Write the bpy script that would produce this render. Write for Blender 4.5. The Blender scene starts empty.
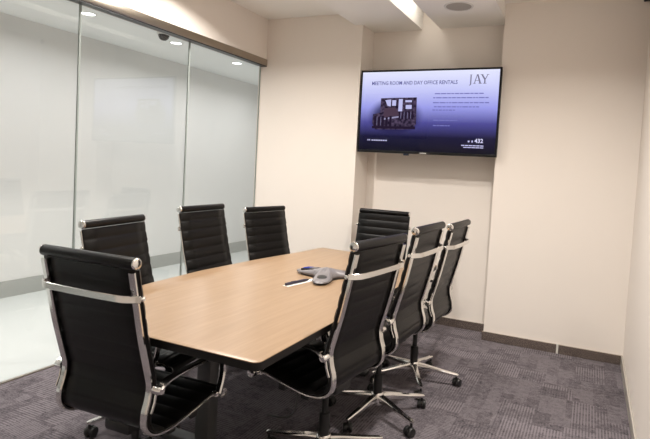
import bpy, bmesh, math, random
from mathutils import Vector, Matrix
random.seed(7)
scn = bpy.context.scene
COL = scn.collection
PI = math.pi

# ------------------------------------------------------------------ helpers
def tag(o, label=None, cat=None, group=None, kind=None):
    if label: o['label'] = label
    if cat: o['category'] = cat
    if group: o['group'] = group
    if kind: o['kind'] = kind
    return o

def empty(name, loc=(0, 0, 0), rz=0.0):
    o = bpy.data.objects.new(name, None)
    o.empty_display_size = .1
    o.location = loc
    o.rotation_euler = (0, 0, rz)
    COL.objects.link(o)
    return o

def build(name, bm, m, parent=None, smooth=None):
    me = bpy.data.meshes.new(name)
    bmesh.ops.recalc_face_normals(bm, faces=bm.faces[:])
    if smooth is not None:
        for f in bm.faces: f.smooth = True
        for e in bm.edges:
            if len(e.link_faces) == 2 and e.calc_face_angle(0) > math.radians(smooth):
                e.smooth = False
    bm.to_mesh(me); bm.free()
    me.materials.append(m)
    o = bpy.data.objects.new(name, me)
    COL.objects.link(o)
    if parent: o.parent = parent
    return o

def copy_tree(o, parent=None):
    c = o.copy(); COL.objects.link(c)
    if parent: c.parent = parent
    for ch in list(o.children): copy_tree(ch, c)
    return c

def struct(name, bm, m, parent=None, smooth=None):
    o = build(name, bm, m, parent, smooth)
    if parent is None: o['kind'] = 'structure'
    return o

def add_box(bm, a, b, bev=0.0, seg=2):
    x0, y0, z0 = [min(p, q) for p, q in zip(a, b)]; x1, y1, z1 = [max(p, q) for p, q in zip(a, b)]
    vs = [bm.verts.new(p) for p in ((x0,y0,z0),(x1,y0,z0),(x1,y1,z0),(x0,y1,z0),(x0,y0,z1),(x1,y0,z1),(x1,y1,z1),(x0,y1,z1))]
    fs = [bm.faces.new([vs[i] for i in q]) for q in ((3,2,1,0),(4,5,6,7),(0,1,5,4),(1,2,6,5),(2,3,7,6),(3,0,4,7))]
    if bev:
        es = list({e for f in fs for e in f.edges})
        bmesh.ops.bevel(bm, geom=es, offset=bev, segments=seg, affect='EDGES', profile=.5)
    return bm

def box(a, b, bev=0.0, seg=2):
    return add_box(bmesh.new(), a, b, bev, seg)

def add_lathe(bm, prof, n=24, M=None, cap=True):
    """prof: list of (r, z); revolved about z"""
    M = M or Matrix()
    rings = []
    for r, z in prof:
        if r < 1e-6:
            rings.append([bm.verts.new(M @ Vector((0, 0, z)))])
        else:
            rings.append([bm.verts.new(M @ Vector((r*math.cos(2*PI*i/n), r*math.sin(2*PI*i/n), z))) for i in range(n)])
    for A, B in zip(rings, rings[1:]):
        for i in range(n):
            j = (i+1) % n
            if len(A) == 1 and len(B) == 1: continue
            if len(A) == 1: bm.faces.new((A[0], B[i], B[j]))
            elif len(B) == 1: bm.faces.new((A[i], A[j], B[0]))
            else: bm.faces.new((A[i], A[j], B[j], B[i]))
    if cap:
        if len(rings[0]) > 1: bm.faces.new(rings[0][::-1])
        if len(rings[-1]) > 1: bm.faces.new(rings[-1])
    return bm

def lathe(prof, n=24, M=None): return add_lathe(bmesh.new(), prof, n, M)

def axis_m(loc, axis):
    return Matrix.Translation(loc) @ Vector((0, 0, 1)).rotation_difference(Vector(axis).normalized()).to_matrix().to_4x4()

def catmull(P, n=8):
    P = [Vector(p) for p in P]
    Q = [P[0]*2-P[1]] + P + [P[-1]*2-P[-2]]
    out = []
    for i in range(1, len(Q)-2):
        a, b, c, d = Q[i-1:i+3]
        for k in range(n):
            t = k/n
            out.append(.5*((2*b)+(c-a)*t+(2*a-5*b+4*c-d)*t*t+(3*b-a-3*c+d)*t**3))
    out.append(P[-1])
    return out

def resample(P, step):
    L = [0]
    for a, b in zip(P, P[1:]): L.append(L[-1]+(b-a).length)
    n = max(2, round(L[-1]/step)); out = []; j = 0
    for i in range(n+1):
        s = L[-1]*i/n
        while j < len(P)-2 and L[j+1] < s: j += 1
        t = (s-L[j])/max(1e-9, L[j+1]-L[j])
        out.append(P[j].lerp(P[j+1], min(1, max(0, t))))
    return out, L[-1]

def add_tube(bm, P, r, n=8, flat=None, side=None):
    """round (or elliptic: flat=(ra along side, rb)) tube through the 3-D points P"""
    P = [Vector(p) for p in P]
    rings = []
    prev = None
    for i, p in enumerate(P):
        t = (P[min(i+1, len(P)-1)]-P[max(i-1, 0)]).normalized()
        if side is not None: u = (Vector(side)-t*t.dot(Vector(side))).normalized()
        elif prev is None:
            u = t.orthogonal().normalized()
        else: u = (prev-t*t.dot(prev)).normalized()
        prev = u
        w = t.cross(u)
        rr = r[i] if isinstance(r, (list, tuple)) else r
        ra, rb = (rr, rr) if flat is None else (flat[0]*rr, flat[1]*rr)
        rings.append([bm.verts.new(p+u*ra*math.cos(2*PI*(k+.5)/n)+w*rb*math.sin(2*PI*(k+.5)/n)) for k in range(n)])
    for A, B in zip(rings, rings[1:]):
        for k in range(n):
            j = (k+1) % n
            bm.faces.new((A[k], A[j], B[j], B[k]))
    bm.faces.new(rings[0][::-1]); bm.faces.new(rings[-1])
    return bm

def add_bar(bm, P2, v, tn, tv, ch=.25, noff=0.0):
    """rectangular bar with chamfered corners swept along planar (u,z) points at lateral v;
       tn = thickness along the path normal, tv = width along v"""
    n = len(P2); rings = []
    c = min(tn, tv)*ch
    sec = [(-tn/2+c, -tv/2), (tn/2-c, -tv/2), (tn/2, -tv/2+c), (tn/2, tv/2-c), (tn/2-c, tv/2), (-tn/2+c, tv/2), (-tn/2, tv/2-c), (-tn/2, -tv/2+c)]
    for i in range(n):
        t = (P2[min(i+1, n-1)]-P2[max(i-1, 0)]).normalized()
        nr = Vector((-t.y, t.x))
        rings.append([bm.verts.new((P2[i].x+nr.x*(a+noff), v+b, P2[i].y+nr.y*(a+noff))) for a, b in sec])
    for A, B in zip(rings, rings[1:]):
        for k in range(8):
            j = (k+1) % 8
            bm.faces.new((A[k], A[j], B[j], B[k]))
    bm.faces.new(rings[0][::-1]); bm.faces.new(rings[-1])
    return bm

def poly_prism(pts, z0, z1, bev=0.0, seg=2):
    bm = bmesh.new()
    a = [bm.verts.new((x, y, z0)) for x, y in pts]; b = [bm.verts.new((x, y, z1)) for x, y in pts]
    n = len(pts)
    bm.faces.new(a[::-1]); top = bm.faces.new(b)
    for i in range(n): bm.faces.new((a[i], a[(i+1) % n], b[(i+1) % n], b[i]))
    if bev: bmesh.ops.bevel(bm, geom=list(top.edges), offset=bev, segments=seg, affect='EDGES', profile=.5)
    return bm

def rounded(pts, r, n=6):
    out = []
    N = len(pts)
    for i in range(N):
        p = Vector(pts[i]); a = Vector(pts[i-1]); b = Vector(pts[(i+1) % N])
        d1 = (a-p).normalized(); d2 = (b-p).normalized()
        s = p+d1*r; e = p+d2*r
        for k in range(n+1):
            t = k/n
            q = (1-t)**2*s+2*t*(1-t)*p+t*t*e
            out.append((q.x, q.y))
    return out

# ------------------------------------------------------------------ materials
def new_mat(name):
    m = bpy.data.materials.new(name); m.use_nodes = True
    nt = m.node_tree
    return m, nt, nt.nodes['Principled BSDF']

def N(nt, t, **kw):
    n = nt.nodes.new(t)
    for k, v in kw.items():
        if k in n.inputs: n.inputs[k].default_value = v
        else: setattr(n, k, v)
    return n

def simple(name, col, rough=.5, metal=0.0, spec=.5, noise=0.0, nscale=30.0, bump=0.0, bscale=200.0):
    m, nt, b = new_mat(name)
    b.inputs['Roughness'].default_value = rough
    b.inputs['Metallic'].default_value = metal
    b.inputs['Specular IOR Level'].default_value = spec
    b.inputs['Base Color'].default_value = (*col, 1)
    tc = N(nt, 'ShaderNodeTexCoord')
    if noise:
        no = N(nt, 'ShaderNodeTexNoise'); no.inputs['Scale'].default_value = nscale; no.inputs['Detail'].default_value = 4
        nt.links.new(tc.outputs['Object'], no.inputs['Vector'])
        r = N(nt, 'ShaderNodeMapRange'); r.inputs['To Min'].default_value = 1-noise; r.inputs['To Max'].default_value = 1+noise
        nt.links.new(no.outputs['Fac'], r.inputs['Value'])
        mx = N(nt, 'ShaderNodeMix'); mx.data_type = 'RGBA'; mx.blend_type = 'MULTIPLY'; mx.inputs[0].default_value = 1
        mx.inputs[6].default_value = (*col, 1)
        nt.links.new(r.outputs[0], mx.inputs[7]); nt.links.new(mx.outputs[2], b.inputs['Base Color'])
    if bump:
        no = N(nt, 'ShaderNodeTexNoise'); no.inputs['Scale'].default_value = bscale; no.inputs['Detail'].default_value = 3
        nt.links.new(tc.outputs['Object'], no.inputs['Vector'])
        bu = N(nt, 'ShaderNodeBump'); bu.inputs['Strength'].default_value = bump; bu.inputs['Distance'].default_value = .002
        nt.links.new(no.outputs['Fac'], bu.inputs['Height']); nt.links.new(bu.outputs[0], b.inputs['Normal'])
    return m

def emit(name, col, strength):
    m = bpy.data.materials.new(name); m.use_nodes = True
    nt = m.node_tree; nt.nodes.remove(nt.nodes['Principled BSDF'])
    e = N(nt, 'ShaderNodeEmission'); e.inputs[0].default_value = (*col, 1); e.inputs[1].default_value = strength
    nt.links.new(e.outputs[0], nt.nodes['Material Output'].inputs[0])
    return m

M = {}
M['wall'] = simple('cream_wall_paint', (.83, .765, .70), .65, spec=.3, noise=.015, nscale=3, bump=.08, bscale=350)
M['ceiling'] = simple('ceiling_paint', (.92, .895, .85), .75, spec=.2, noise=.01, nscale=3)
M['cwall'] = simple('corridor_wall_paint', (.77, .77, .755), .6, spec=.3, noise=.02, nscale=1.2)
M['cceil'] = simple('corridor_ceiling_paint', (.90, .92, .91), .7, spec=.2)
M['cfloor'] = simple('corridor_white_tile', (.70, .73, .715), .22, spec=.5, noise=.01, nscale=2)
M['cbase'] = simple('corridor_grey_skirting', (.40, .41, .39), .35, spec=.5)
M['black_leather'] = simple('black_leather', (.0038, .0033, .0031), .38, spec=.25, bump=.15, bscale=420)
M['chrome'] = simple('polished_aluminium', (.80, .785, .76), .13, metal=1.0, noise=.03, nscale=12)
M['black_plastic'] = simple('black_plastic', (.012, .012, .012), .4)
M['steel_leg'] = simple('grey_coated_steel', (.10, .10, .10), .4, metal=.3)
M['black_edge'] = simple('black_table_edge', (.006, .005, .0045), .4, spec=.25)
M['tv_plastic'] = simple('television_black_plastic', (.006, .006, .007), .4, spec=.2)
M['rail'] = simple('brushed_steel_rail', (.42, .37, .31), .28, metal=1.0, noise=.06, nscale=8)
M['grille'] = simple('speaker_grille', (.42, .39, .35), .8, noise=.25, nscale=600)
M['white_plastic'] = simple('white_plastic', (.75, .74, .71), .4)
M['phone_grey'] = simple('phone_grey', (.20, .185, .19), .4, metal=.2, noise=.1, nscale=300)
M['phone_dark'] = simple('phone_black', (.02, .02, .022), .35)
M['paper'] = simple('white_card', (.82, .82, .80), .7)
M['ink_blue'] = simple('dark_pen', (.035, .03, .05), .3)

# brushed baseboard, grain runs along the wall
def brushed():
    m, nt, b = new_mat('brushed_steel_skirting')
    b.inputs['Metallic'].default_value = 1
    b.inputs['Base Color'].default_value = (.47, .415, .355, 1)
    b.inputs['Roughness'].default_value = .27
    tc = N(nt, 'ShaderNodeTexCoord'); mp = N(nt, 'ShaderNodeMapping'); mp.inputs['Scale'].default_value = (2, 2, 900)
    nt.links.new(tc.outputs['Object'], mp.inputs[0])
    no = N(nt, 'ShaderNodeTexNoise'); no.inputs['Scale'].default_value = 1; nt.links.new(mp.outputs[0], no.inputs['Vector'])
    bu = N(nt, 'ShaderNodeBump'); bu.inputs['Strength'].default_value = .12; bu.inputs['Distance'].default_value = .0006
    nt.links.new(no.outputs['Fac'], bu.inputs['Height']); nt.links.new(bu.outputs[0], b.inputs['Normal'])
    return m
M['skirting'] = brushed()

def wood():
    m, nt, b = new_mat('light_oak_veneer')
    b.inputs['Roughness'].default_value = .34
    b.inputs['Specular IOR Level'].default_value = .45
    tc = N(nt, 'ShaderNodeTexCoord')
    mp = N(nt, 'ShaderNodeMapping'); mp.inputs['Scale'].default_value = (26, 1.6, 1)
    nt.links.new(tc.outputs['Object'], mp.inputs[0])
    n1 = N(nt, 'ShaderNodeTexNoise'); n1.inputs['Scale'].default_value = 1.6; n1.inputs['Detail'].default_value = 6; n1.inputs['Roughness'].default_value = .6; n1.inputs['Distortion'].default_value = .6
    nt.links.new(mp.outputs[0], n1.inputs['Vector'])
    mp2 = N(nt, 'ShaderNodeMapping'); mp2.inputs['Scale'].default_value = (240, 7, 1)
    nt.links.new(tc.outputs['Object'], mp2.inputs[0])
    n2 = N(nt, 'ShaderNodeTexNoise'); n2.inputs['Scale'].default_value = 1; n2.inputs['Detail'].default_value = 2
    nt.links.new(mp2.outputs[0], n2.inputs['Vector'])
    cr = N(nt, 'ShaderNodeValToRGB')
    cr.color_ramp.elements[0].position = .25; cr.color_ramp.elements[0].color = (.262, .168, .097, 1)
    cr.color_ramp.elements[1].position = .75; cr.color_ramp.elements[1].color = (.336, .224, .136, 1)
    nt.links.new(n1.outputs['Fac'], cr.inputs[0])
    mr = N(nt, 'ShaderNodeMapRange'); mr.inputs['To Min'].default_value = .93; mr.inputs['To Max'].default_value = 1.06
    nt.links.new(n2.outputs['Fac'], mr.inputs['Value'])
    mx = N(nt, 'ShaderNodeMix'); mx.data_type = 'RGBA'; mx.blend_type = 'MULTIPLY'; mx.inputs[0].default_value = 1
    nt.links.new(cr.outputs[0], mx.inputs[6]); nt.links.new(mr.outputs[0], mx.inputs[7])
    nt.links.new(mx.outputs[2], b.inputs['Base Color'])
    return m
M['wood'] = wood()

def carpet():
    """carpet tiles in blocks of fine hatching, alternating direction and shade"""
    m, nt, b = new_mat('hatched_carpet_tiles')
    b.inputs['Roughness'].default_value = .95; b.inputs['Specular IOR Level'].default_value = .1
    L = nt.links
    tc = N(nt, 'ShaderNodeTexCoord')
    def cells(sx, sy, off):
        mp = N(nt, 'ShaderNodeMapping'); mp.inputs['Scale'].default_value = (sx, sy, 1); mp.inputs['Location'].default_value = off
        L.new(tc.outputs['Object'], mp.inputs[0])
        fl = N(nt, 'ShaderNodeVectorMath'); fl.operation = 'FLOOR'; L.new(mp.outputs[0], fl.inputs[0])
        wn = N(nt, 'ShaderNodeTexWhiteNoise'); wn.noise_dimensions = '2D'; L.new(fl.outputs[0], wn.inputs['Vector'])
        return wn.outputs['Value']
    c1 = cells(6.0, 13.0, (.3, .1, 0)); c2 = cells(13.0, 6.0, (.7, .4, 0)); c3 = cells(5.0, 5.0, (.1, .3, 0))
    def stripes(sx, sy):
        sep = N(nt, 'ShaderNodeSeparateXYZ'); L.new(tc.outputs['Object'], sep.inputs[0])
        a = N(nt, 'ShaderNodeMath'); a.operation = 'MULTIPLY'; a.inputs[1].default_value = sx; L.new(sep.outputs[0], a.inputs[0])
        d = N(nt, 'ShaderNodeMath'); d.operation = 'MULTIPLY_ADD'; d.inputs[1].default_value = sy; L.new(sep.outputs[1], d.inputs[0]); L.new(a.outputs[0], d.inputs[2])
        s = N(nt, 'ShaderNodeMath'); s.operation = 'SINE'; L.new(d.outputs[0], s.inputs[0])
        r = N(nt, 'ShaderNodeMapRange'); r.inputs['From Min'].default_value = -.5; r.inputs['From Max'].default_value = .5
        L.new(s.outputs[0], r.inputs['Value'])
        return r.outputs[0]
    sA = stripes(380, 0); sB = stripes(0, 380)
    pick = N(nt, 'ShaderNodeMath'); pick.operation = 'GREATER_THAN'; pick.inputs[1].default_value = .5; L.new(c3, pick.inputs[0])
    def mixf(f, a, c):
        x = N(nt, 'ShaderNodeMix'); x.data_type = 'FLOAT'
        for sock, v in ((0, f), (2, a), (3, c)):
            if isinstance(v, (int, float)): x.inputs[sock].default_value = v
            else: L.new(v, x.inputs[sock])
        return x.outputs[0]
    st = mixf(pick.outputs[0], sA, sB)
    cc = mixf(pick.outputs[0], c1, c2)
    # contrast of the hatching varies block by block
    amp = N(nt, 'ShaderNodeMapRange'); amp.inputs['From Min'].default_value = .1; amp.inputs['To Min'].default_value = .06; amp.inputs['To Max'].default_value = .5
    L.new(cc, amp.inputs['Value'])
    base = N(nt, 'ShaderNodeMath'); base.operation = 'MULTIPLY_ADD'; base.inputs[1].default_value = .07; base.inputs[2].default_value = .12; L.new(cc, base.inputs[0])
    v = N(nt, 'ShaderNodeMath'); v.operation = 'MULTIPLY_ADD'; L.new(st, v.inputs[0]); L.new(amp.outputs[0], v.inputs[1]); L.new(base.outputs[0], v.inputs[2])
    no = N(nt, 'ShaderNodeTexNoise'); no.inputs['Scale'].default_value = 120; no.inputs['Detail'].default_value = 3; L.new(tc.outputs['Object'], no.inputs['Vector'])
    no2 = N(nt, 'ShaderNodeTexNoise'); no2.inputs['Scale'].default_value = 28; no2.inputs['Detail'].default_value = 4; no2.inputs['Roughness'].default_value = .7; L.new(tc.outputs['Object'], no2.inputs['Vector'])
    w = N(nt, 'ShaderNodeMath'); w.operation = 'MULTIPLY_ADD'; w.inputs[1].default_value = .8; L.new(no.outputs['Fac'], w.inputs[0]); L.new(v.outputs[0], w.inputs[2])
    w2 = N(nt, 'ShaderNodeMath'); w2.operation = 'MULTIPLY_ADD'; w2.inputs[1].default_value = .95; L.new(no2.outputs['Fac'], w2.inputs[0]); L.new(w.outputs[0], w2.inputs[2])
    cr = N(nt, 'ShaderNodeValToRGB')
    cr.color_ramp.elements[0].position = .50; cr.color_ramp.elements[0].color = (.016, .014, .017, 1)
    cr.color_ramp.elements[1].position = 0.95; cr.color_ramp.elements[1].color = (.185, .163, .177, 1)
    sc = N(nt, 'ShaderNodeMath'); sc.operation = 'MULTIPLY'; sc.inputs[1].default_value = .72; L.new(w2.outputs[0], sc.inputs[0])
    L.new(sc.outputs[0], cr.inputs[0]); L.new(cr.outputs[0], b.inputs['Base Color'])
    bu = N(nt, 'ShaderNodeBump'); bu.inputs['Strength'].default_value = .4; bu.inputs['Distance'].default_value = .003
    L.new(w.outputs[0], bu.inputs['Height']); L.new(bu.outputs[0], b.inputs['Normal'])
    return m
M['carpet'] = carpet()

def glass():
    m = bpy.data.materials.new('clear_partition_glass'); m.use_nodes = True
    nt = m.node_tree; nt.nodes.remove(nt.nodes['Principled BSDF'])
    lw = N(nt, 'ShaderNodeLayerWeight'); lw.inputs[0].default_value = .5
    p = N(nt, 'ShaderNodeMath'); p.operation = 'POWER'; p.inputs[1].default_value = 5; nt.links.new(lw.outputs['Facing'], p.inputs[0])
    q = N(nt, 'ShaderNodeMath'); q.operation = 'MULTIPLY_ADD'; q.inputs[1].default_value = .96; q.inputs[2].default_value = .04; nt.links.new(p.outputs[0], q.inputs[0])
    t = N(nt, 'ShaderNodeBsdfTransparent'); t.inputs[0].default_value = (.99, .993, .991, 1)
    g = N(nt, 'ShaderNodeBsdfGlossy'); g.inputs['Roughness'].default_value = 0; g.inputs[0].default_value = (1, 1, 1, 1)
    mx = N(nt, 'ShaderNodeMixShader')
    nt.links.new(q.outputs[0], mx.inputs[0]); nt.links.new(t.outputs[0], mx.inputs[1]); nt.links.new(g.outputs[0], mx.inputs[2])
    nt.links.new(mx.outputs[0], nt.nodes['Material Output'].inputs[0])
    return m
M['glass'] = glass()
M['glass_edge'] = simple('polished_glass_edge', (.42, .47, .45), .2, spec=.6)

# ------------------------------------------------------------------ dimensions
XG, XH, XR = -3.135, -3.055, .305        # glass plane, header face, right wall
YP, YPL, YA = 4.46, 4.40, 4.68           # right pier face, left pier face, niche wall
XPL, XPR = -2.028, -.763                 # niche sides
ZC, ZS, ZCC = 2.833, 2.72, 2.63          # ceiling, soffit underside, corridor ceiling
XF = -4.99                               # far corridor wall
YB, YE = -1.1, 7.05                      # wall behind the camera, corridor end
T = .12

# ------------------------------------------------------------------ shell
struct('floor', box((XG-.006, YB, -.1), (XR, YA, 0)), M['carpet'])
struct('floor_corridor', box((XF, YB-1.0, -.1), (XG-.006, YE, -.002)), M['cfloor'])
struct('wall_right', box((XR, YB, 0), (XR+T, YA+T, 3.1)), M['wall'])
struct('wall_back_right', box((XPR, YP, 0), (XR, YA+T, 3.1)), M['wall'])
struct('wall_back_left', box((XG-.02, YPL, 0), (XPL, YA+T, 3.1)), M['wall'])
struct('wall_back', box((XPL, YA, 0), (XPR, YA+T, 3.1)), M['wall'])
struct('wall_front', box((XG-.02, YB-T, 0), (XR+T, YB, 3.1)), M['wall'])
struct('wall_left', box((XH-.15, YB, 2.437), (XH-.012, YPL, 3.1)), M['wall'])
bm = bmesh.new()                          # ceiling with the open light slot between the two dropped soffits
add_box(bm, (XH-.02, YB, ZC), (-2.0, YPL, 3.1)); add_box(bm, (-.86, YB, ZC), (XR, YP, 3.1))
add_box(bm, (-2.0, YB, 2.96), (-.86, YA, 3.1))
struct('ceiling', bm, M['ceiling'])
bm = bmesh.new()
add_box(bm, (-2.105, YB, ZS), (XPL, YPL, 2.96)); add_box(bm, (XPL, YB, ZS), (-1.545, YA, 2.96))
struct('trim_1', bm, M['ceiling'])        # left dropped soffit
struct('trim_2', box((-1.372, YB, ZS), (XPR, YA, 2.96)), M['ceiling'])   # right dropped soffit
struct('trim_3', box((XG-.035, YB, 2.374), (XH, YPL-.002, 2.437), .004), M['rail'], smooth=40)   # steel head channel
struct('trim_5', box((XG+.008, YB, 2.3665), (XH-.006, YPL-.002, 2.3738)), M['black_plastic'])             # dark gasket
struct('trim_4', box((XG-.012, YB, 0), (XG+.012, YPL-.002, .006)), M['rail'])                  # floor channel

H_B = .075
struct('baseboard_right', box((XR-.012, YB, 0), (XR-.0005, YP-.013, H_B), .002), simple('pale_skirting', (.40, .37, .325), .35))
struct('baseboard_back_right', box((XPR-.012, YP-.012, 0), (XR-.0005, YP-.0005, H_B), .002), M['skirting'])
bbr = bpy.data.objects['baseboard_back_right']
tagp = build('joint_cover', box((-.176, YP-.0145, .001), (-.160, YP-.0005, H_B+.002), .001), simple('pale_joint_cover', (.62, .60, .55), .35), bbr)
struct('baseboard_back', box((XPL+.0005, YA-.012, 0), (XPR-.0005, YA-.0005, H_B), .002), M['skirting'])
bm = bmesh.new(); add_box(bm, (XG+.014, YPL-.012, 0), (XPL+.012, YPL-.0005, H_B), .002); add_box(bm, (XPL+.0005, YPL-.0004, 0), (XPL+.012, YA-.013, H_B), .002)
struct('baseboard_back_left', bm, M['skirting'])

# corridor
struct('wall_corridor', box((XF-T, YB-1.0, 0), (XF, YE, 3.0)), M['cwall'])
struct('wall_corridor_end', box((XF, YE, 0), (XG+.1, YE+T, 3.0)), M['cwall'])
struct('wall_corridor_start', box((XF, YB-1.0-T, 0), (XG+.1, YB-1.0, 3.0)), M['cwall'])
bm = bmesh.new(); add_box(bm, (XG-.02, YPL+.38, 0), (XG+.10, YE, 3.0)); add_box(bm, (XG-.02, YB-1.0, 0), (XG+.10, YB-T-.001, 3.0))
struct('wall_corridor_near', bm, M['cwall'])
struct('ceiling_corridor', box((XF, YB-1.0, ZCC), (XH-.151, YE, ZCC+.2)), M['cceil'])
struct('baseboard_corridor', box((XF+.0005, YB-1.0, -.002), (XF+.014, YE, .155)), M['cbase'])

# glass panes of the partition, polished edges as their parts
joints = [YB+.03, -.644, .364, 1.372, 2.380, 3.388, YPL-.004]
for i, (a, c) in enumerate(zip(joints, joints[1:])):
    p = struct('window_%d' % (i+1), box((XG-.006, a+.0055, .008), (XG+.006, c-.0055, 2.374)), M['glass'])
    for s, y in ((0, a+.0015), (1, c-.0055)):
        build('edge', box((XG-.006, y, .008), (XG+.006, y+.004, 2.374)), M['glass_edge'], p)

# ------------------------------------------------------------------ conference table
tb = empty('conference_table', (-1.545, 2.6, 0))
tag(tb, 'long light oak conference table with black edge in the middle of the room', 'table')
c0 = Vector((-1.545, 2.6))
outline = [(-1.95, 1.425), (-.972, 1.422), (-.984, 3.665), (-2.0, 3.775), (-2.02, 3.45), (-2.085, 2.95), (-2.115, 2.45), (-2.10, 2.05), (-2.05, 1.75)]
loc = [(x-c0.x, y-c0.y) for x, y in outline]
build('edge_band', poly_prism(rounded(loc, .035), .704, .7322, 0), M['black_edge'], tb, 30)
ins = [(x*.9985, y*.9992) for x, y in loc]
build('tabletop', poly_prism(rounded(ins, .035), .7323, .735, .001), M['wood'], tb, 30)
for y in (-.62, .62):
    lg = build('leg', box((-.13, y-.035, .03), (-.05, y+.035, .70), .006), M['steel_leg'], tb, 40)
    build('foot', box((-.42, y-.035, 0), (.24, y+.035, .03), .008), M['steel_leg'], lg, 40)
    build('bracket', box((-.38, y-.03, .66), (.30, y+.03, .704), .004), M['steel_leg'], lg, 40)
build('beam', box((-.115, -.585, .60), (-.065, .585, .66), .004), M['steel_leg'], tb, 40)

# ------------------------------------------------------------------ office chair
PROF = [(-.247, 1.035), (-.224, .925), (-.192, .775), (-.160, .655), (-.143, .585), (-.149, .530), (-.164, .480),
        (-.160, .432), (-.122, .400), (-.04, .390), (.09, .408), (.19, .425), (.243, .424), (.268, .402)]
prof, plen = resample(catmull(PROF, 10), .0055)
SPLIT = min(range(len(prof)), key=lambda i: (prof[i]-Vector((-.150, .418))).length)
PITCH = .064

def panel(i0, i1, hw=.235):
    """ribbed leather panel swept along the sling profile"""
    bm = bmesh.new(); rings = []
    n = len(prof)
    for i in range(i0, i1+1):
        t = (prof[min(i+1, n-1)]-prof[max(i-1, 0)]).normalized()
        nr = Vector((-t.y, t.x))                       # towards the sitter (path runs downwards, then forwards)
        s = plen*i/(n-1)
        k = abs(math.sin(PI*s/PITCH))**.3
        tf, tb_ = .005+.0085*k, .004+.004*k
        ring = []
        for v, w in ((-hw, 0), (-hw+.006, .8), (-hw*.6, 1), (0, 1), (hw*.6, 1), (hw-.006, .8), (hw, 0)):
            q = prof[i]+nr*(tf*w); ring.append(bm.verts.new((q.x, v, q.y)))
        for v, w in ((hw-.006, .8), (hw*.6, 1), (0, 1), (-hw*.6, 1), (-hw+.006, .8)):
            q = prof[i]-nr*(tb_*w); ring.append(bm.verts.new((q.x, v, q.y)))
        rings.append(ring)
    m = len(rings[0])
    for A, B in zip(rings, rings[1:]):
        for k in range(m): bm.faces.new((A[k], A[(k+1) % m], B[(k+1) % m], B[k]))
    bm.faces.new(rings[0][::-1]); bm.faces.new(rings[-1])
    return bm

def seg(i0, i1, step=2):
    r = prof[i0:i1:step]
    return r+[prof[i1]] if r[-1] != prof[i1] else r

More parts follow.
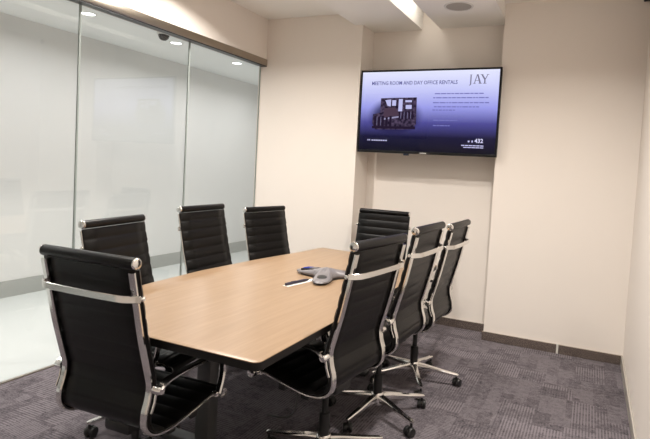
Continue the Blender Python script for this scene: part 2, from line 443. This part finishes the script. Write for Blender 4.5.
def make_chair():
    root = empty('office_chair')
    up = []                                             # parts that rise with the gas lift
    def U(o): up.append(o); return o
    U(build('backrest', panel(2, SPLIT), M['black_leather'], root, 60))
    U(build('seat', panel(SPLIT, len(prof)-1), M['black_leather'], root, 60))
    # rolled top edge with polished caps
    Mx = axis_m((-.250, 0, 1.046), (0, 1, 0))
    hr = U(build('top_roll', lathe([(.012, -.228), (.0195, -.226), (.021, -.218), (.021, .218), (.0195, .226), (.012, .228)], 20, Mx), M['black_leather'], root, 50))
    for s in (-1, 1):
        Mc = axis_m((-.250, s*.228, 1.046), (0, s, 0))
        build('end_cap', lathe([(.021, -.003), (.0215, 0), (.020, .003), (.015, .0046), (.0, .005)], 20, Mc), M['chrome'], hr, 50)
    # front roll of the seat
    Mx = axis_m((.268, 0, .396), (0, 1, 0))
    fr = U(build('front_roll', lathe([(.012, -.232), (.019, -.230), (.020, -.222), (.020, .222), (.019, .230), (.012, .232)], 18, Mx), M['black_leather'], root, 50))
    for s in (-1, 1):
        Mc = axis_m((.268, s*.232, .396), (0, s, 0))
        build('end_cap', lathe([(.020, -.003), (.021, 0), (.020, .004), (.0, .006)], 18, Mc), M['chrome'], fr, 50)
    for s in (-1, 1):
        bm = bmesh.new()
        add_bar(bm, seg(3, len(prof)-3), s*.2155, .016, .027, .3, -.0145)
        U(build('side_rail', bm, M['chrome'], root, 35))
    # bowed strap across the back
    bm = bmesh.new()
    P = [Vector((-.240, -.243)), Vector((-.262, -.215)), Vector((-.276, -.17)), Vector((-.281, 0)), Vector((-.276, .17)), Vector((-.262, .215)), Vector((-.240, .243))]
    P = resample(catmull(P, 6), .014)[0]
    rings = []
    for i, p in enumerate(P):
        t = (P[min(i+1, len(P)-1)]-P[max(i-1, 0)]).normalized(); nr = Vector((-t.y, t.x))
        rings.append([bm.verts.new((p.x+nr.x*a, p.y+nr.y*a, .922+b)) for a, b in ((-.0025, -.011), (0, -.0128), (.0025, -.011), (.0025, .011), (0, .0128), (-.0025, .011))])
    for A, B in zip(rings, rings[1:]):
        for k in range(6): bm.faces.new((A[k], A[(k+1) % 6], B[(k+1) % 6], B[k]))
    bm.faces.new(rings[0][::-1]); bm.faces.new(rings[-1])
    br = U(build('back_strap', bm, M['chrome'], root, 40))
    for s in (-1, 1):
        Mc = axis_m((-.232, s*.2415, .922), (0, s, 0))
        build('screw', lathe([(.009, -.012), (.009, .006), (.006, .009), (0, .009)], 14, Mc), M['chrome'], br, 40)
    # arms: flat polished loop from the back rail forwards and down to the seat rail
    for s in (-1, 1):
        ap = resample(catmull([(-.152, .575), (-.115, .594), (-.03, .602), (.08, .602), (.165, .598), (.212, .575), (.224, .530), (.216, .480), (.197, .428)], 8), .012)[0]
        bm = bmesh.new()
        add_bar(bm, ap, s*.2575, .016, .032, .35)
        ar = U(build('armrest', bm, M['chrome'], root, 40))
        Mc = axis_m((-.150, s*.240, .570), (0, s, 0))
        build('pivot', lathe([(.017, -.006), (.017, .024), (.013, .030), (0, .030)], 16, Mc), M['chrome'], ar, 40)
        build('lower_mount', box((.182, s*.236, .412), (.212, s*.262, .436), .004), M['chrome'], ar, 40)
        bm = bmesh.new(); add_bar(bm, [Vector((-.152, .560)), Vector((-.158, .525)), Vector((-.172, .490))], s*.2435, .010, .006, .3)
        build('slot_plate', bm, M['chrome'], ar, 40)
    # tilt mechanism under the seat
    bm = box((-.10, -.065, .325), (.12, .065, .372), .012)
    add_box(bm, (-.055, -.205, .352), (-.015, .205, .368), .004); add_box(bm, (.075, -.205, .358), (.11, .205, .378), .004)
    mech = U(build('tilt_mechanism', bm, M['black_plastic'], root, 40))
    for s in (-1, 1):
        build('cross_support', box((-.055, s*.205, .350), (-.015, s*.222, .376), .004), M['black_plastic'], mech, 40)
        build('cross_support', box((.075, s*.205, .356), (.11, s*.222, .400), .004), M['black_plastic'], mech, 40)
    bm = bmesh.new(); add_tube(bm, [(.03, -.06, .345), (.03, -.17, .345), (.03, -.20, .338)], .006, 8)
    build('lever', bm, M['black_plastic'], mech, 50)
    # column
    col = build('gas_column', lathe([(.026, .10), (.026, .235), (.0155, .237), (.0155, .340)], 18), M['black_plastic'], root, 40)
    # base
    bs = empty('swivel_base'); bs.parent = root
    hub = build('hub', lathe([(.024, .062), (.036, .066), (.040, .085), (.036, .125), (.030, .132)], 24), M['chrome'], bs, 40)
    for k in range(5):
        a = 2*PI*k/5
        d = Vector((math.cos(a), math.sin(a), 0)); w = Vector((-d.y, d.x, 0))
        bm = bmesh.new(); rings = []
        for r, zt, th, hwid in ((.022, .124, .045, .020), (.09, .116, .030, .0185), (.20, .098, .022, .0150), (.285, .087, .018, .0125), (.300, .083, .012, .009)):
            rings.append([bm.verts.new(d*r+w*b*hwid+Vector((0, 0, zt+c*th))) for b, c in ((-.7, 0), (.7, 0), (1, -.3), (.75, -1), (-.75, -1), (-1, -.3))])
        for A, B in zip(rings, rings[1:]):
            for q in range(6): bm.faces.new((A[q], A[(q+1) % 6], B[(q+1) % 6], B[q]))
        bm.faces.new(rings[0][::-1]); bm.faces.new(rings[-1])
        lg = build('leg', bm, M['chrome'], bs, 40)
        ca = a+1.1+.9*k
        dd = Vector((math.cos(ca), math.sin(ca), 0)); c0_ = d*.287+dd*.012
        bm = bmesh.new()
        ax = Vector((-dd.y, dd.x, 0))
        for s in (-1, 1):
            add_lathe(bm, [(.010, -.010), (.024, -.009), (.0265, -.004), (.0265, .005), (.023, .010), (.008, .011)], 18, axis_m(c0_+ax*s*.0145+Vector((0, 0, .0265)), ax*s))
        add_lathe(bm, [(.007, .028), (.007, .074)], 10, Matrix.Translation(d*.287))
        add_lathe(bm, [(.022, -.0045), (.022, .0045)], 16, axis_m(c0_+Vector((0, 0, .034)), ax))
        build('caster', bm, M['black_plastic'], lg, 40)
    root['_b'] = 0; del root['_b']
    return root, up

chair0, up0 = make_chair()
def descend(o):
    r = [o]
    for c in o.children: r += descend(c)
    return r
UPNAMES = ('backrest', 'seat', 'top_roll', 'front_roll', 'side_rail', 'back_strap', 'armrest', 'tilt_mechanism')
CH = [
 (-1.645, 1.552, 92, -.016, 20, 'black ribbed office chair nearest the camera at the near end of the table'),
 (-2.060, 2.030, 10, .003, 30, 'black ribbed office chair by the glass, partly hidden behind the nearest chair'),
 (-2.176, 2.815, 3, .026, 12, 'black ribbed office chair in the middle of the glass side of the table'),
 (-2.140, 3.460, -8, -.011, 40, 'black ribbed office chair on the glass side farthest down the table, against the cream wall'),
 (-1.635, 4.005, -86, -.016, 5, 'black ribbed office chair at the far end of the table below the television'),
 (-1.085, 2.165, 173, .036, 42, 'black ribbed office chair nearest the camera on the wall side, overlapping the speakerphone'),
 (-1.040, 2.735, 178, .054, 44, 'black ribbed office chair in the middle of the row on the cream wall side'),
 (-1.013, 3.312, 179, .031, 10, 'black ribbed office chair on the wall side of the table farthest from the camera'),
]
roots = [chair0]+[copy_tree(chair0) for _ in CH[1:]]
for o, (x, y, r, lift, br, lab) in zip(roots, CH):
    o.location = (x, y, 0); o.rotation_euler = (0, 0, math.radians(r))
    tag(o, lab, 'chair', 'black office chairs around the conference table')
    for c in o.children:
        nm = c.name.split('.')[0]
        if nm in UPNAMES: c.location.z = lift
        if nm == 'swivel_base': c.rotation_euler.z = math.radians(br-r)

# ------------------------------------------------------------------ speakerphone, card, pen
PZ = .735
ph = empty('conference_phone', (-1.42, 2.75, PZ), math.radians(-72.4))
tag(ph, 'grey three-lobed speakerphone with a blue display standing on the table', 'phone')
def trilobe(R, r0, n=96):
    out = []
    for i in range(n):
        a = 2*PI*i/n
        k = (.5+.5*math.cos(3*a))**2.2
        out.append((r0+(R-r0)*k, a))
    return out
bm = bmesh.new(); rings = []
for f, z in ((.95, .010), (1.0, .014), (.98, .021), (.84, .035), (.62, .048), (.38, .057), (.16, .061)):
    rings.append([bm.verts.new((rr*f*math.cos(a), rr*f*math.sin(a), z-(.012*(rr-.1)/.11 if f < .9 else 0))) for rr, a in trilobe(.228, .075)])
for A, B in zip(rings, rings[1:]):
    n = len(A)
    for k in range(n): bm.faces.new((A[k], A[(k+1) % n], B[(k+1) % n], B[k]))
bm.faces.new(rings[0][::-1]); bm.faces.new(rings[-1])
build('body', bm, M['phone_grey'], ph, 60)
bm = bmesh.new()
bm2 = poly_prism([(rr*.9*math.cos(a), rr*.9*math.sin(a)) for rr, a in trilobe(.215, .085)], 0, .008)
build('foot_plate', bm2, M['phone_dark'], ph, 40)
a2 = math.radians(-120)                                  # keypad lobe points to the left
kd = Vector((math.cos(a2), math.sin(a2), 0)); kw = Vector((-kd.y, kd.x, 0))
def lobebox(r0, r1, hw, z00, z01, th):
    bm = bmesh.new(); vs = []
    for (r, s, z) in ((r0, -1, z00), (r1, -1, z01), (r1, 1, z01), (r0, 1, z00)):
        vs.append((bm.verts.new(kd*r+kw*s*hw+Vector((0, 0, z))), bm.verts.new(kd*r+kw*s*hw+Vector((0, 0, z+th)))))
    bm.faces.new([v[0] for v in vs][::-1]); bm.faces.new([v[1] for v in vs])
    for i in range(4):
        p, q = vs[i], vs[(i+1) % 4]; bm.faces.new((p[0], q[0], q[1], p[1]))
    bmesh.ops.bevel(bm, geom=bm.edges[:], offset=.003, segments=2, affect='EDGES')
    return bm
kp = build('keypad', lobebox(.07, .175, .036, .036, .024, .012), M['phone_dark'], ph, 40)
build('display', lobebox(.120, .168, .026, .0425, .0368, .0035), emit('blue_display', (.10, .13, .55), .8), kp)
bm = bmesh.new()
for i in range(3):
    for j in range(3):
        c = kd*(.078+.015*i)+kw*(-.02+.02*j)
        add_box(bm, c+Vector((-.005, -.006, .04)), c+Vector((.005, .006, .0505-.0018*i)), .001)
build('keys', bm, M['phone_grey'], kp)
for k in (0, 1):
    a = 2*PI*k/3
    d = Vector((math.cos(a), math.sin(a), 0))
    bm = bmesh.new()
    Mg = Matrix.Translation(d*.135+Vector((0, 0, .0315))) @ Matrix.Rotation(math.radians(11), 4, Vector((-d.y, d.x, 0)))
    add_lathe(bm, [(.030, 0), (.028, .003), (0, .0045)], 20, Mg)
    build('microphone_grille', bm, M['phone_dark'], ph, 40)

ang = math.atan2(.32, .055)
cd = build('card', box((-.13, -.020, 0), (.13, .020, .0016)), M['paper'])
cd.location = (-1.472, 2.545, PZ); cd.rotation_euler = (0, 0, ang)
tag(cd, 'narrow white card lying on the table left of the speakerphone', 'card')
pn = empty('pen', (-1.474, 2.540, PZ+.0016), ang-.02)
tag(pn, 'slim dark pen lying on the white card beside the speakerphone', 'pen')
build('barrel', lathe([(.0055, -.12), (.0085, -.118), (.0085, .03), (.0072, .055)], 12, Matrix.Translation((0, 0, .0078)) @ Matrix.Rotation(PI/2, 4, 'Y')), M['ink_blue'], pn, 40)
build('tip', lathe([(.0072, .055), (.0015, .082), (0, .084)], 12, Matrix.Translation((0, 0, .0078)) @ Matrix.Rotation(PI/2, 4, 'Y')), M['black_plastic'], pn, 40)
build('clip', box((-.075, -.0015, .0155), (-.035, .0015, .0175)), M['black_plastic'], pn)

bm = bmesh.new()
add_tube(bm, resample(catmull([(-1.452, 2.545, .7035), (-1.452, 2.54, .55), (-1.445, 2.52, .32), (-1.425, 2.49, .12), (-1.43, 2.46, .02), (-1.47, 2.42, .006), (-1.56, 2.40, .006)], 8), .03)[0], .005, 8)
tag(build('cable', bm, simple('grey_cable', (.08, .08, .08), .5), smooth=60), 'thin dark cable hanging from under the table to the carpet', 'cable')

# ------------------------------------------------------------------ television
TX0, TX1, TZ0, TZ1, TY = -2.014, -.745, 1.557, 2.300, 4.395
TCX, TCZ = (TX0+TX1)/2, (TZ0+TZ1)/2
tv = empty('television', (TCX, TY, TCZ))
tag(tv, 'large flat wall television showing a lilac meeting room slide in the niche', 'television')
hw, hh = (TX1-TX0)/2, (TZ1-TZ0)/2
bm = bmesh.new()
BZ, BB = .016, .022
add_box(bm, (-hw, 0, hh-BZ), (hw, .03, hh), .002); add_box(bm, (-hw, 0, -hh), (hw, .03, -hh+BB), .002)
add_box(bm, (-hw, 0, -hh+BB), (-hw+BZ, .03, hh-BZ)); add_box(bm, (hw-BZ, 0, -hh+BB), (hw, .03, hh-BZ))
build('bezel', bm, M['tv_plastic'], tv, 30)
build('back_shell', box((-hw+.01, .012, -hh+.01), (hw-.01, .055, hh-.01), .01), M['tv_plastic'], tv, 30)
build('wall_mount', box((-.2, .055, -.15), (.2, YA-TY, .15), .005), M['black_plastic'], tv)
build('sensor', box((-.024+.011-.17, .002, -hh-.016), (.024+.011-.17, .026, -hh+.002), .004), simple('blue_black_sensor', (.03, .035, .06), .25), tv, 40)
build('brand_plate', box((-.03, -.0012, -hh+.006), (.03, .001, -hh+.012)), M['white_plastic'], tv)

def screen_mat():
    m = bpy.data.materials.new('slide_background'); m.use_nodes = True
    nt = m.node_tree; nt.nodes.remove(nt.nodes['Principled BSDF'])
    tc = N(nt, 'ShaderNodeTexCoord'); sp = N(nt, 'ShaderNodeSeparateXYZ'); nt.links.new(tc.outputs['Object'], sp.inputs[0])
    r = N(nt, 'ShaderNodeMapRange'); r.inputs['From Min'].default_value = -hh+BB; r.inputs['From Max'].default_value = hh-BZ
    nt.links.new(sp.outputs[2], r.inputs['Value'])
    cr = N(nt, 'ShaderNodeValToRGB')
    e = cr.color_ramp.elements
    e[0].position = 0; e[0].color = (.003, .0025, .010, 1)
    e[1].position = 1; e[1].color = (.78, .80, 1.0, 1)
    for p, c in ((.18, (.008, .007, .038, 1)), (.36, (.075, .07, .30, 1)), (.55, (.33, .34, .82, 1)), (.78, (.58, .60, .95, 1))):
        q = e.new(p); q.color = c
    nt.links.new(r.outputs[0], cr.inputs[0])
    em = N(nt, 'ShaderNodeEmission'); em.inputs[1].default_value = 1.0; nt.links.new(cr.outputs[0], em.inputs[0])
    gl = N(nt, 'ShaderNodeBsdfGlossy'); gl.inputs['Roughness'].default_value = .12; gl.inputs[0].default_value = (.03, .03, .03, 1)
    ad = N(nt, 'ShaderNodeAddShader'); nt.links.new(em.outputs[0], ad.inputs[0]); nt.links.new(gl.outputs[0], ad.inputs[1])
    nt.links.new(ad.outputs[0], nt.nodes['Material Output'].inputs[0])
    return m
scr = build('screen', box((-hw+BZ, .004, -hh+BB), (hw-BZ, .012, hh-BZ)), screen_mat(), tv)
SW, SH = 2*(hw-BZ), 2*hh-BZ-BB
SX, SZ = -hw+BZ, -hh+BB
def sp(u, v): return SX+u*SW, SZ+(1-v)*SH          # u right, v down, both 0..1 on the slide
def slab(name, rects, m, d=.0006):
    """flat marks of the slide; rects are (u0,v0,u1,v1) or lists of (u,v) corners"""
    bm = bmesh.new()
    for r in rects:
        pts = [(r[0], r[1]), (r[2], r[1]), (r[2], r[3]), (r[0], r[3])] if not isinstance(r[0], tuple) else r
        bm.faces.new([bm.verts.new((sp(u, v)[0], .004-d, sp(u, v)[1])) for u, v in pts])
    me = bpy.data.meshes.new(name); bm.to_mesh(me); bm.free(); me.materials.append(m)
    o = bpy.data.objects.new(name, me); COL.objects.link(o); o.parent = scr
    return o
def text(name, s, u, v, size, m, align='LEFT', width=None, off=0.0):
    cu = bpy.data.curves.new(name, 'FONT'); cu.body = s; cu.size = size; cu.align_x = align; cu.resolution_u = 2; cu.offset = off
    t = bpy.data.objects.new(name, cu); COL.objects.link(t)
    dg = bpy.context.evaluated_depsgraph_get()
    me = bpy.data.meshes.new_from_object(t.evaluated_get(dg))
    bpy.data.objects.remove(t); bpy.data.curves.remove(cu)
    x, z = sp(u, v)
    w = max(p.co.x for p in me.vertices)-min(p.co.x for p in me.vertices)
    k = (width*SW/w) if width else 1
    for p in me.vertices: p.co = Vector((x+p.co.x*k, .0034, z+p.co.y))
    me.materials.clear(); me.materials.append(m)
    o = bpy.data.objects.new(name, me); COL.objects.link(o); o.parent = scr
    return o
ink = emit('slide_grey_lettering', (.11, .11, .32), 1); ink2 = emit('slide_body_lettering', (.19, .19, .50), 1)
ink3 = emit('slide_logo_lettering', (.19, .18, .28), 1); pale = emit('slide_pale_lettering', (.62, .60, .90), 1)
text('heading', 'MEETING ROOM AND DAY OFFICE RENTALS', .075, .165, .046, ink, width=.64, off=.0007)
# logo JAY, drawn with thick and thin strokes
J = [(.799, .058, .816, .062), (.8035, .060, .8115, .165), [(.8035, .165), (.8115, .165), (.809, .180), (.800, .188), (.796, .184), (.802, .176)]]
A = [[(.8475, .056), (.8525, .056), (.835, .165), (.8295, .165)], [(.8475, .056), (.857, .056), (.8785, .165), (.867, .165)], (.838, .126, .866, .132), (.824, .161, .841, .167), (.861, .161, .884, .167)]
Y = [[(.876, .060), (.887, .060), (.9065, .112), (.898, .122)], [(.919, .060), (.924, .060), (.9055, .122), (.9005, .116)], (.898, .112, .907, .165), (.891, .161, .914, .167), (.871, .057, .891, .062), (.913, .057, .930, .062)]
slab('logo', J+A+Y, ink3)
lines = []
for i, (v, w, x) in enumerate(((.275, .34, .56), (.325, .385, .55), (.385, .39, .55), (.435, .315, .56), (.475, .16, .55), (.555, .225, .55), (.60, .17, .56), (.665, .12, .56))):
    u = x
    rnd = random.Random(i)
    while u < x+w:
        l = rnd.uniform(.012, .045); lines.append((u, v, min(u+l, x+w), v+.013)); u += l+.005
slab('body_text', lines, ink2)
slab('footer_text', [(.065, .862, .073, .880), (.078, .862, .086, .880)]+[(.098+.018*i, .866, .112+.018*i, .880) for i in range(7)], pale)
text('clock', '432', .860, .868, .048, emit('slide_clock', (.72, .70, .95), 1), off=.0012)
slab('clock_icons', [[(.813, .848), (.824, .842), (.827, .860), (.816, .868)], [(.838, .846), (.847, .840), (.850, .862), (.841, .870)]], pale)
slab('caption', [(.770+.026*i, .898, .792+.026*i, .910) for i in range(6)]+[(.785+.028*i, .922, .810+.028*i, .932) for i in range(5)], pale)
# small photograph of a meeting room on the slide
pd = emit('slide_photo_dark', (.020, .012, .030), 1); pm = emit('slide_photo_mid', (.075, .045, .075), 1); pl = emit('slide_photo_light', (.52, .52, .85), 1)
def photo_mat():
    m = bpy.data.materials.new('slide_photo'); m.use_nodes = True
    nt = m.node_tree; nt.nodes.remove(nt.nodes['Principled BSDF'])
    tc = N(nt, 'ShaderNodeTexCoord'); v = N(nt, 'ShaderNodeTexNoise'); v.inputs['Scale'].default_value = 35; v.inputs['Detail'].default_value = 2
    nt.links.new(tc.outputs['Object'], v.inputs['Vector'])
    cr = N(nt, 'ShaderNodeValToRGB'); cr.color_ramp.elements[0].position = .35; cr.color_ramp.elements[0].color = (.012, .008, .022, 1)
    cr.color_ramp.elements[1].position = .7; cr.color_ramp.elements[1].color = (.10, .07, .13, 1)
    nt.links.new(v.outputs['Fac'], cr.inputs[0])
    em = N(nt, 'ShaderNodeEmission'); nt.links.new(cr.outputs[0], em.inputs[0]); nt.links.new(em.outputs[0], nt.nodes['Material Output'].inputs[0])
    return m
def halo_mat():
    m = bpy.data.materials.new('slide_picture_halo'); m.use_nodes = True
    nt = m.node_tree; nt.nodes.remove(nt.nodes['Principled BSDF'])
    cx, cz = sp(.27, .56)
    tc = N(nt, 'ShaderNodeTexCoord'); mp = N(nt, 'ShaderNodeMapping')
    mp.inputs['Location'].default_value = (-cx/.285, 0, -cz/.185); mp.inputs['Scale'].default_value = (1/.285, 0, 1/.185)
    nt.links.new(tc.outputs['Object'], mp.inputs[0])
    ln = N(nt, 'ShaderNodeVectorMath'); ln.operation = 'LENGTH'; nt.links.new(mp.outputs[0], ln.inputs[0])
    r = N(nt, 'ShaderNodeMapRange'); r.interpolation_type = 'SMOOTHSTEP'; r.inputs['From Min'].default_value = .55; r.inputs['From Max'].default_value = 1.0
    r.inputs['To Min'].default_value = .85; r.inputs['To Max'].default_value = 0
    nt.links.new(ln.outputs['Value'], r.inputs['Value'])
    t = N(nt, 'ShaderNodeBsdfTransparent'); e = N(nt, 'ShaderNodeEmission'); e.inputs[0].default_value = (.022, .018, .06, 1)
    mx = N(nt, 'ShaderNodeMixShader'); nt.links.new(r.outputs[0], mx.inputs[0]); nt.links.new(t.outputs[0], mx.inputs[1]); nt.links.new(e.outputs[0], mx.inputs[2])
    nt.links.new(mx.outputs[0], nt.nodes['Material Output'].inputs[0])
    return m
slab('picture_halo', [(.03, .28, .52, .84)], halo_mat(), .0005)
slab('picture', [[(.155, .335), (.43, .325), (.435, .66), (.40, .725), (.12, .735), (.095, .65), (.10, .54), (.155, .52)]], photo_mat())
slab('picture_windows', [[(.19, .36), (.235, .35), (.235, .44), (.21, .43)], (.245, .36, .275, .43), (.295, .345, .325, .50), (.345, .36, .395, .385), (.35, .42, .395, .47)], pl, .0010)
slab('picture_table', [[(.19, .46), (.27, .45), (.31, .55), (.175, .585)]], pm, .0010)
slab('picture_table_edge', [[(.175, .590), (.30, .560), (.30, .580), (.18, .612)]], emit('slide_photo_edge', (.30, .28, .45), 1), .0012)
slab('picture_chairs', [(.095, .69, .43, .722)]+[(.11+.03*i, .56+.015*(i % 2), .128+.03*i, .70) for i in range(5)]+[(.30+.025*i, .50, .312+.025*i, .60) for i in range(5)], pd, .0014)
slab('picture_chair_frames', [(.315+.025*i, .51, .318+.025*i, .59) for i in range(4)]+[(.131+.03*i, .57, .134+.03*i, .68) for i in range(2)], emit('slide_photo_glint', (.20, .19, .34), 1), .0016)

# ------------------------------------------------------------------ ceiling fittings
sk = empty('ceiling_speaker', (-1.062, 4.085, ZS))
tag(sk, 'round flush speaker grille in the dropped soffit above the television', 'speaker')
build('rim', lathe([(.098, -.0045), (.112, -.006), (.117, -.002), (.117, .0)], 40), M['white_plastic'], sk, 40)
build('grille', lathe([(.099, -.0046), (.099, -.003), (.0, -.003)], 40), M['grille'], sk, 40)

ll = empty('linear_light', (-1.4585, 2.2, 2.885))
tag(ll, 'slim linear lamp hidden up in the slot between the two ceiling soffits', 'light')
build('housing', box((-.05, -2.9, .02), (.05, 2.26, .075)), M['white_plastic'], ll)
build('diffuser', box((-.035, -2.9, .0), (.035, 2.26, .02)), emit('linear_lamp', (1.0, .95, .88), 6.0), ll)

def downlight(name, x, y, z, label, group, col, strength, r=.055):
    t = empty(name, (x, y, z)); tag(t, label, 'light', group)
    build('trim_ring', lathe([(r, -.001), (r+.004, -.005), (r+.016, -.004), (r+.020, 0)], 28), M['white_plastic'], t, 40)
    build('lens', lathe([(0, -.0012), (r, -.0012), (r, -.0002), (0, -.0002)], 28), emit('lamp_lens', col, strength), t)
    return t
def area(x, y, z, size, power, col, spread):
    l = bpy.data.lights.new('lamp', 'AREA'); l.shape = 'DISK'; l.size = size; l.energy = power; l.color = col; l.spread = math.radians(spread)
    o = bpy.data.objects.new('lamp_light', l); o.location = (x, y, z); COL.objects.link(o)
    return o
CW = (1.0, 1.0, 1.0)
clabels = {3.24: 'round recessed corridor downlight seen through the glass nearest the camera', 4.30: 'round recessed corridor downlight just right of the black dome camera',
           5.34: 'round recessed corridor downlight farthest along, near the cream wall'}
for y in (.08, 1.13, 2.19, 3.24, 4.30, 5.34, 6.38):
    if y in clabels: downlight('downlight', -4.165, y, ZCC, clabels[y], 'corridor downlights', (.95, 1, 1), 6)
    area(-4.165, y, ZCC-.012, .10, 7.2, CW, 160)

# room downlights
WW = (1.0, .95, .89)
for (x, y, e) in ((-.32, 2.70, 38), (-.28, 1.1, 24), (-2.45, 3.0, 38), (-2.35, 1.4, 19)):
    area(x, y, ZC-.01, .14, e*1.03, WW, 146)

dc = empty('dome_camera', (-3.965, 3.925, ZCC))
tag(dc, 'small black dome camera on the corridor ceiling behind the glass', 'camera')
build('mount_ring', lathe([(.062, -.022), (.066, -.018), (.066, 0)], 28), M['white_plastic'], dc, 40)
build('dome', lathe([(.0, -.078), (.022, -.074), (.040, -.060), (.051, -.040), (.054, -.022)], 28), simple('smoked_dome', (.03, .03, .03), .1), dc, 60)

sn = empty('corner_sensor', (.285, YP-.0005, 2.788))
tag(sn, 'small black sensor high on the wall in the right corner', 'sensor')
build('sensor_body', box((-.035, -.03, -.022), (.018, 0, .03), .006), M['black_plastic'], sn, 40)
build('sensor_lens', lathe([(.010, 0), (.009, .004), (0, .006)], 14, axis_m((-.01, -.03, .0), (0, -1, 0))), M['tv_plastic'], sn, 40)

# ------------------------------------------------------------------ world, camera, view
w = bpy.data.worlds.new('dim_world'); scn.world = w; w.use_nodes = True
w.node_tree.nodes['Background'].inputs[0].default_value = (.02, .02, .02, 1)
cam = bpy.data.cameras.new('camera'); co = bpy.data.objects.new('camera', cam); COL.objects.link(co)
R = Vector((0.91101837, 0.40854268, 0.05602152)); U_ = Vector((-0.07134793, 0.02235892, 0.99720086)); F = Vector((-0.40614653, 0.91246532, -0.04951807))
co.matrix_world = Matrix(((R.x, U_.x, -F.x, 0), (R.y, U_.y, -F.y, 0), (R.z, U_.z, -F.z, 1.4), (0, 0, 0, 1)))
cam.sensor_width = 36; cam.lens = 519.6467/650*36
cam.shift_x = (325-360.366)/650; cam.shift_y = (194.537-219.5)/650
cam.clip_start = .02
scn.camera = co
vs = scn.view_settings
vs.view_transform = 'Standard'; vs.look = 'None'; vs.gamma = 1; vs.exposure = 0; vs.use_curve_mapping = False
